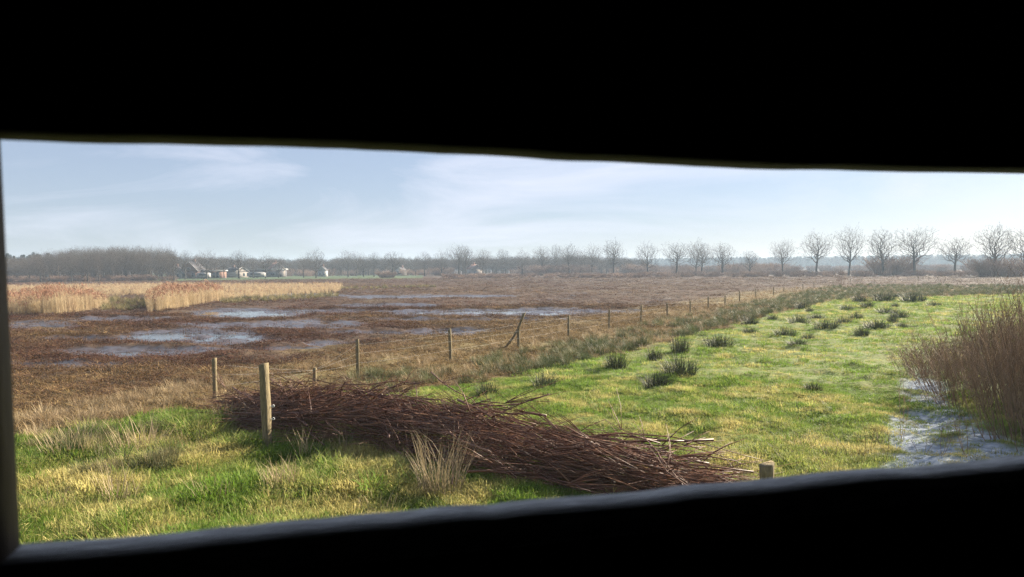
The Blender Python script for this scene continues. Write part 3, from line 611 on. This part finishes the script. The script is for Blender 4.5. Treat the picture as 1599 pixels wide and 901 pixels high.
for (u, t, w, r) in [(289, 390, 11, 268), (306, 398, 10, 300), (322, 388, 15, 275), (336, 398, 11, 300), (350, 396, 12, 290), (373, 390, 14, 282), (395, 400, 12, 290), (415, 393, 13, 275), (435, 398, 11, 280), (474, 395, 13, 290), (493, 385, 15, 278), (519, 403, 11, 360)]:
    tree(u, t, w, r, *A)
for (u, t, w, r) in [(543, 387, 14, 290), (556, 390, 12, 320), (568, 393, 13, 300), (584, 392, 10, 300), (613, 391, 18, 300), (649, 400, 11, 330), (663, 391, 12, 300), (690, 387, 14, 310), (717, 377, 18, 295), (727, 381, 15, 310), (754, 386, 14, 300), (784, 386, 13, 330),
                     (816, 385, 12, 300), (846, 381, 16, 310), (869, 379, 9, 350), (890, 376, 17, 300), (907, 384, 14, 330), (925, 377, 15, 300), (1012, 374, 19, 285), (1056, 374, 22, 275), (1086, 370, 15, 290), (1096, 378, 17, 275), (1128, 377, 18, 275), (1171, 390, 15, 280)]:
    tree(u, t, w, r, {1171: 'small lone bare tree with open gaps on both sides', 717: 'tallest tree of the dense stretch of avenue behind the marsh', 613: 'wide bare tree rising above the low pale bush'}.get(u, B[0]), B[1] if u not in (1171, 717, 613) else None)
tree(957, 370, 16, 290, 'forked bare tree with a pale open crown among denser trees', None, 5)
for (u, t, w, r) in [(1223, 372, 18, 270), (1274, 360, 22, 265), (1325, 352, 25, 262), (1379, 359, 23, 262), (1429, 356, 28, 260), (1491, 371, 25, 262), (1597, 360, 24, 255)]:
    tree(u, t, w, r, {1223: 'rounded bare tree, the first of the large ones after the small lone tree', 1274: 'bare tree with a broad flat-topped crown on a slim trunk before the blue wood', 1325: 'tallest bare tree, directly behind the small sparse bush on the marsh', 1379: 'bare rounded tree whose trunk rises in front of the dome shaped bush',
                      1429: 'widest bare tree, just past the end of the dome shaped bush', 1491: 'low broad bare tree standing free between dome bush and rounded shrub', 1597: 'large bare tree past the wide rounded shrub with the tree in it'}[u], Cc[1])
tree(1554, 356, 25, 230, 'large bare tree rising out of a wide rounded shrub', None, 3)
# the wood behind the reed field: its edge tree by tree, its depth as one mass
for i in range(30):
    u = 12 + i * 8.9 + random.uniform(-2, 2); t = np.interp(u, [0, 60, 90, 150, 200, 250, 275], [404, 398, 391, 388, 386, 384, 390]) + random.uniform(-2, 6)
    tree(u, t, random.uniform(8, 13), random.uniform(240, 262), 'slim bare tree on the edge of the dense wood behind the reeds', 'trees on the wood edge', 6 + i % 2)
def joined(k):
    mb = bpy.data.meshes.new('whole_tree'); import bmesh; b = bmesh.new(); b.from_mesh(k[0]); b.from_mesh(k[1]); b.to_mesh(mb); b.free(); mb.materials.append(MT['twig']); return mb
WHOLE = [joined(k) for k in TV[:3] + TV[6:8]]
def wood(name, urange, rr, n, hpx, lab, protos=None, wid=.75):
    us = rng.uniform(*urange, n); rs = rng.uniform(*rr, n); P = np.array([(*at_dist(u, r), -.2) for u, r in zip(us, rs)]); tp = np.array([hpx(u) for u in us])
    H = (CH + (np.array([hz(u) for u in us]) - tp) / F * rs) * rng.uniform(.72, 1.03, n); scatter(name, protos or WHOLE, P, rng.random(n) * 6.28, np.stack([H * wid, H * wid, H], 1), np.zeros(n), lab, .02)
wood('wood', (-40, 272), (262, 330), 260, lambda u: np.interp(u, [0, 60, 90, 200, 272], [404, 399, 393, 388, 388]), 'dense brown leafless wood behind the reed field', None, .6)
wood('far_wood', (270, 1010), (350, 520), 760, lambda u: np.interp(u, [270, 420, 520, 700, 900, 1000, 1120], [400, 403, 402, 401, 397, 402, 405]), 'hazy belt of trees far behind the farm', None, .95)
pm = []
for i in range(3):
    mb = MB(); n = 1500; z = rng.random(n) ** .8; th = rng.random(n) * 6.28; q = .2 * (1 - z) * rng.uniform(.3, 1, n) + .01
    mb.blades(np.stack([q * np.cos(th), q * np.sin(th), .12 + .88 * z], 1), th, np.full(n, .06), np.full(n, .035), rng.uniform(1.2, 2.0, n), np.full(n, .2)); mb.tube([(0, 0, 0), (0, 0, .9)], [.018, .005], 5); pm.append(mb.mesh('pine', MT['pine']))
wood('pine_wood', (-60, 80), (420, 480), 60, lambda u: 399, 'dark pine tops beyond the brown wood', pm, 1)
wood('blue_wood', (960, 1750), (950, 1250), 1100, lambda u: np.interp(u, [960, 1150, 1599], [404, 402, 399]), 'long blue hazy wood on the horizon', pm + WHOLE[:1], 1.6)
wood('blue_wood', (-150, 960), (900, 1200), 700, lambda u: 405, 'faint blue wood on the horizon behind the farm', pm + WHOLE[:1], 1.6)
# scrub belts and bushes
SB = [shrub_mesh(90, 1, .40, .35, MT['twig_far'], 6, .010) for _ in range(4)]
def belt(n, urange, rr, hh, lab):
    us = rng.uniform(*urange, n); rs = rng.uniform(*rr, n); P = np.array([(*at_dist(u, r), -.1) for u, r in zip(us, rs)]); H = rng.uniform(*hh, n); scatter('scrub', SB, P, rng.random(n) * 6.28, np.stack([H * 1.4, H * 1.4, H], 1), rng.random(n), lab, .05)
belt(260, (690, 1000), (215, 300), (.6, 1.6), 'reddish scrub along the far edge of the marsh')
belt(420, (1000, 1700), (225, 330), (.6, 1.9), 'purplish scrub under the large trees')
belt(140, (800, 1250), (320, 440), (2, 5), 'hazy scrub behind the avenue trees')
belt(160, (-40, 272), (240, 262), (.8, 2.0), 'brown undergrowth along the wood edge')
belt(420, (980, 1750), (420, 760), (2.0, 4.2), 'bluish scrub in front of the horizon wood')
belt(120, (270, 700), (335, 440), (2, 4), 'hazy garden scrub around the farm')
BU = [shrub_mesh(220, 1, .5, .45, MT['twig_far'], 8, .010) for _ in range(3)]
for i, (u, t, w, r, lab) in enumerate([(1392, 401, 42, 268, 'wide dome shaped leafless bush beneath the large trees'), (1560, 404, 45, 225, 'wide rounded leafless shrub around the foot of a large tree'),
                                       (1311, 416, 13, 125, 'small sparse bush standing alone on the mown marsh'), (862, 413, 34, 300, 'dark low bush under the avenue trees'), (604, 424, 20, 262, 'low pale bush at the marsh edge below an avenue tree'),
                                       (690, 417, 22, 330, 'dark rounded bush behind slender avenue trees')]):
    x, y = at_dist(u, r); o = obj('bush', BU[i % 3] if i != 2 else shrub_mesh(46, 1, .5, .3, MT['twig_far'], 3, .006), None, (x, y, -.05)); H = top_z(u, t, r); o.scale = (w * r / F, w * r / F, H / 1.05); tag(o, lab, 'bush')

# ------------------------------------------------------------------ farm buildings
def house(u, r, w, dp, hw, hr, wall, roof, rot, name, lab, wins, cat='house'):
    x, y = at_dist(u, r); o = empty(name, (x, y, 0), rot); tag(o, lab, cat)
    MB().box(-w / 2, w / 2, -dp / 2, dp / 2, -.2, hw).build('wall', wall, o)
    if hr > 0:
        e = .3; m = MB().add([(-w / 2 - e, -dp / 2 - e, hw), (w / 2 + e, -dp / 2 - e, hw), (w / 2 + e, dp / 2 + e, hw), (-w / 2 - e, dp / 2 + e, hw), (0, -dp / 2 - e, hw + hr), (0, dp / 2 + e, hw + hr)],
                             [[0, 3, 5, 4], [1, 4, 5, 2], [0, 1, 2, 3]])
        m.build('roof', roof, o); MB().add([(-w / 2, -dp / 2, hw), (w / 2, -dp / 2, hw), (0, -dp / 2, hw + hr * .93)], [[0, 1, 2]]).build('gable', wall, o)
        rf = MB(); 
        for s in (-1, 1): rf.tube([(s * (w / 2 + e), -dp / 2 - e - .02, hw - .02), (0, -dp / 2 - e - .02, hw + hr)], .09, 4)
        rf.build('bargeboard', MT['white'], o)
        MB().box(-.35, .35, dp * .1, dp * .1 + .7, hw + hr * .6, hw + hr + .9).build('chimney', MT['brick'], o)
    else: MB().box(-w / 2 - .4, w / 2 + .4, -dp / 2 - .4, dp / 2 + .4, hw, hw + .45).build('roof', roof, o)
    for (a, b, c, d_) in wins:
        q = MB().box(a, b, -dp / 2 - .06, -dp / 2 + .05, c, d_).build('window', MT['white'], o); MB().box(a + .1, b - .1, -dp / 2 - .09, -dp / 2 - .07, c + .1, d_ - .1).build('pane', MT['glass'], q)
bx, gl = MT['brick'], MT['slate']
house(302, 300, 6.5, 9, 2.6, 3.6, bx, MT['slate'], .05, 'farmhouse', 'brick farmhouse with steep gable and white bargeboards', [(-2.4, -1.0, .6, 2), (.9, 2.3, .6, 2), (-.6, .6, 3, 4.2)])
house(330, 300, 9, 6, 2.6, 0, bx, MT['white'], 0, 'bungalow', 'flat roofed bungalow with white fascia and tall windows', [(-4, -3, .4, 2.3), (.2, 1.3, .3, 2.3), (1.6, 2.7, .3, 2.3), (3, 4.1, .3, 2.3)])
house(276, 300, 5, 6, 2.2, 2.4, MT['grey'], gl, .2, 'cottage', 'small grey cottage half hidden by the wood edge', [(-1.6, -.5, .6, 1.8), (.5, 1.6, .6, 1.8)])
house(412, 330, 17, 8, 3.0, 0, gl, MT['white'], 0, 'barn', 'long low dark barn with a white roof edge', [(-7, -5, .8, 2), (4, 6, .8, 2)], 'barn')
house(431, 330, 6, 8, 3.0, 3.2, MT['grey'], MT['tile'], .5, 'house', 'grey house with an orange tiled roof beside the long barn', [(-2, -.8, .8, 2.2), (.8, 2, .8, 2.2)])
house(504, 330, 3.4, 6, 2.6, 1.8, MT['white'], gl, .1, 'house', 'narrow white gabled house standing alone beyond the lawn', [(-1.2, -.2, .6, 1.8), (.3, 1.2, .6, 1.8)])
house(627, 350, 3.2, 6, 2.0, 1.8, MT['white'], gl, -.2, 'house', 'tiny white gabled house glimpsed between avenue trees', [(-1, 1, .6, 2)])
house(368, 320, 8, 6, 2.4, 1.8, MT['grey'], gl, 1.2, 'cottage', 'low grey cottage with dark roof between farm trees', [(-2, -.8, .6, 1.8), (.8, 2, .6, 1.8)])
house(741, 340, 6, 6, 2.6, 2.4, MT['grey'], MT['tile'], .4, 'house', 'faint grey house hidden behind avenue trees', [(-1.6, -.4, .6, 1.8)])
def caravan(u, r, w, lab):
    x, y = at_dist(u, r); o = empty('caravan', (x, y, 0), .1); tag(o, lab, 'caravan'); n = 9; th = np.linspace(0, math.pi, n)
    pr = [(-w / 2, .5)] + [(-w / 2 * math.cos(t) ** 1 if False else -w / 2 + w * i / (n - 1), 1.9 + .35 * math.sin(t) ** .5) for i, t in enumerate(th)] + [(w / 2, .5)]
    k = len(pr); V = [(a, s, b) for s in (-1.1, 1.1) for (a, b) in pr]; j = np.arange(k); MB().add(V, j[None], (j + k)[None, ::-1], np.stack([j, j + k, (j + 1) % k + k, (j + 1) % k], 1)).build('body', MT['white'], o)
    MB().box(-w * .3, w * .3, -1.13, -1.105, 1.2, 1.8).build('window', MT['glass'], o)
    for s in (-.5, .5): MB().tube([(s, -1.0, .32), (s, -.8, .32)], .32, 12).build('wheel', gl, o)
caravan(318, 285, 4.2, 'white caravan parked between farmhouse and bungalow'); caravan(400, 300, 6.5, 'long white caravan parked in front of the dark barn'); 

# ------------------------------------------------------------------ the bird hide we look out of
def hide():
    P_, T_ = .483, .034; zs, zt = CH - .168, CH + .080; x0, x1 = -1.6, 2.6; yb = -1.7
    o = empty('bird_hide', (0, 0, 0), R(15)); tag(o, 'dark timber bird hide with a long narrow viewing slot', 'bird hide')
    def board(name, z0, z1, off, m, rough_low=False, rough_top=False, X0=x0, X1=x1):
        n = 260; xs = np.linspace(X0, X1, n); low = z0 + (0 if not rough_low else 1) * ((fbm(xs, 0 * xs, .35, 3, 5) - .5) * .012 - .004 * (vnoise(xs, 0 * xs, .03, 9) > .93)); hi = z1 + (0 if not rough_top else 1) * (fbm(xs, 0 * xs, .06, 5, 4) - .5) * .006
        V = np.stack([np.stack([xs, 0 * xs + yy, zz], 1) for yy in (P_ + off, P_ + T_ + off) for zz in (low, hi)], 1)  # n,4,3 : in-low in-hi out-low out-hi
        i = np.arange(n - 1)[:, None] * 4; q = np.concatenate([i + [0, 1, 5, 4], i + [2, 6, 7, 3], i + [1, 3, 7, 5], i + [0, 4, 6, 2]])
        return MB().add(V, q, [[0, 2, 3, 1]], np.array([[0, 1, 3, 2]]) + (n - 1) * 4).build(name, m, o)
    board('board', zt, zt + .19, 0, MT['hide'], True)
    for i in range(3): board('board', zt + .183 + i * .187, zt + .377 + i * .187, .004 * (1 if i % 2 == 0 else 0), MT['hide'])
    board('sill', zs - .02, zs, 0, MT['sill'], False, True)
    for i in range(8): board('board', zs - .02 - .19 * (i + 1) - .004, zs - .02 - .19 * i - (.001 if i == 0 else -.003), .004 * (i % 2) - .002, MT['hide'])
    # the upright that closes the slot
    a = -.178; j = MB(); V = []
    for zz in (zs - .001, zt + .012):
        e = a - .0215 * (zz - CH) * 1.0
        V += [(e - .09, P_ + .001, zz), (e, P_ + .001, zz), (e, P_ + T_ - .003, zz), (e - .09, P_ + T_ - .003, zz)]
    j.add(V, [[0, 3, 2, 1], [4, 5, 6, 7], [0, 1, 5, 4], [1, 2, 6, 5], [2, 3, 7, 6], [3, 0, 4, 7]]).build('jamb', MT['jamb'], o)
    board('slot_shutter', zs - .03, zt + .03, T_ + .003, MT['hide'], X1=a - .06)
    zr = CH + .60
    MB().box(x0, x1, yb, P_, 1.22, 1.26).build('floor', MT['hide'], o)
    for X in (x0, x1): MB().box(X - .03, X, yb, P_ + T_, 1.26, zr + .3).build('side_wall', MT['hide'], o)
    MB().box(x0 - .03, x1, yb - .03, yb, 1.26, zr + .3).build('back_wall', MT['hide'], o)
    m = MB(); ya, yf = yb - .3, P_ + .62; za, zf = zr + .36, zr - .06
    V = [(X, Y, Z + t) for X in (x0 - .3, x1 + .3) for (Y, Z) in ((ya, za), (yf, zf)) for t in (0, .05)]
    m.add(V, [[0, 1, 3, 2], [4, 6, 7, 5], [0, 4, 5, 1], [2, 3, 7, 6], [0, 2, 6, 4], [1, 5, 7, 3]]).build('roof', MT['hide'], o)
    for X in (x0 + .1, x1 - .1):
        for Y in (yb + .1, P_ - .1): MB().tube([(X, Y, -.3), (X, Y, 1.22)], .09, 10).build('stilt', MT['hide'], o)
hide()

# ------------------------------------------------------------------ haze
def haze():
    m, t, N, l, o = mat('haze'); v = N('ShaderNodeVolumePrincipled'); v.inputs['Color'].default_value = (.62, .80, 1.0, 1); v.inputs['Density'].default_value = .00045; v.inputs['Anisotropy'].default_value = .1
    l(v.outputs[0], o.inputs['Volume']); h = MB().box(-1450, 1450, -1450, 1450, -1.3, 21).build('haze', m); tag(h, 'thin bluish winter haze over the marsh', kind='stuff')
haze()
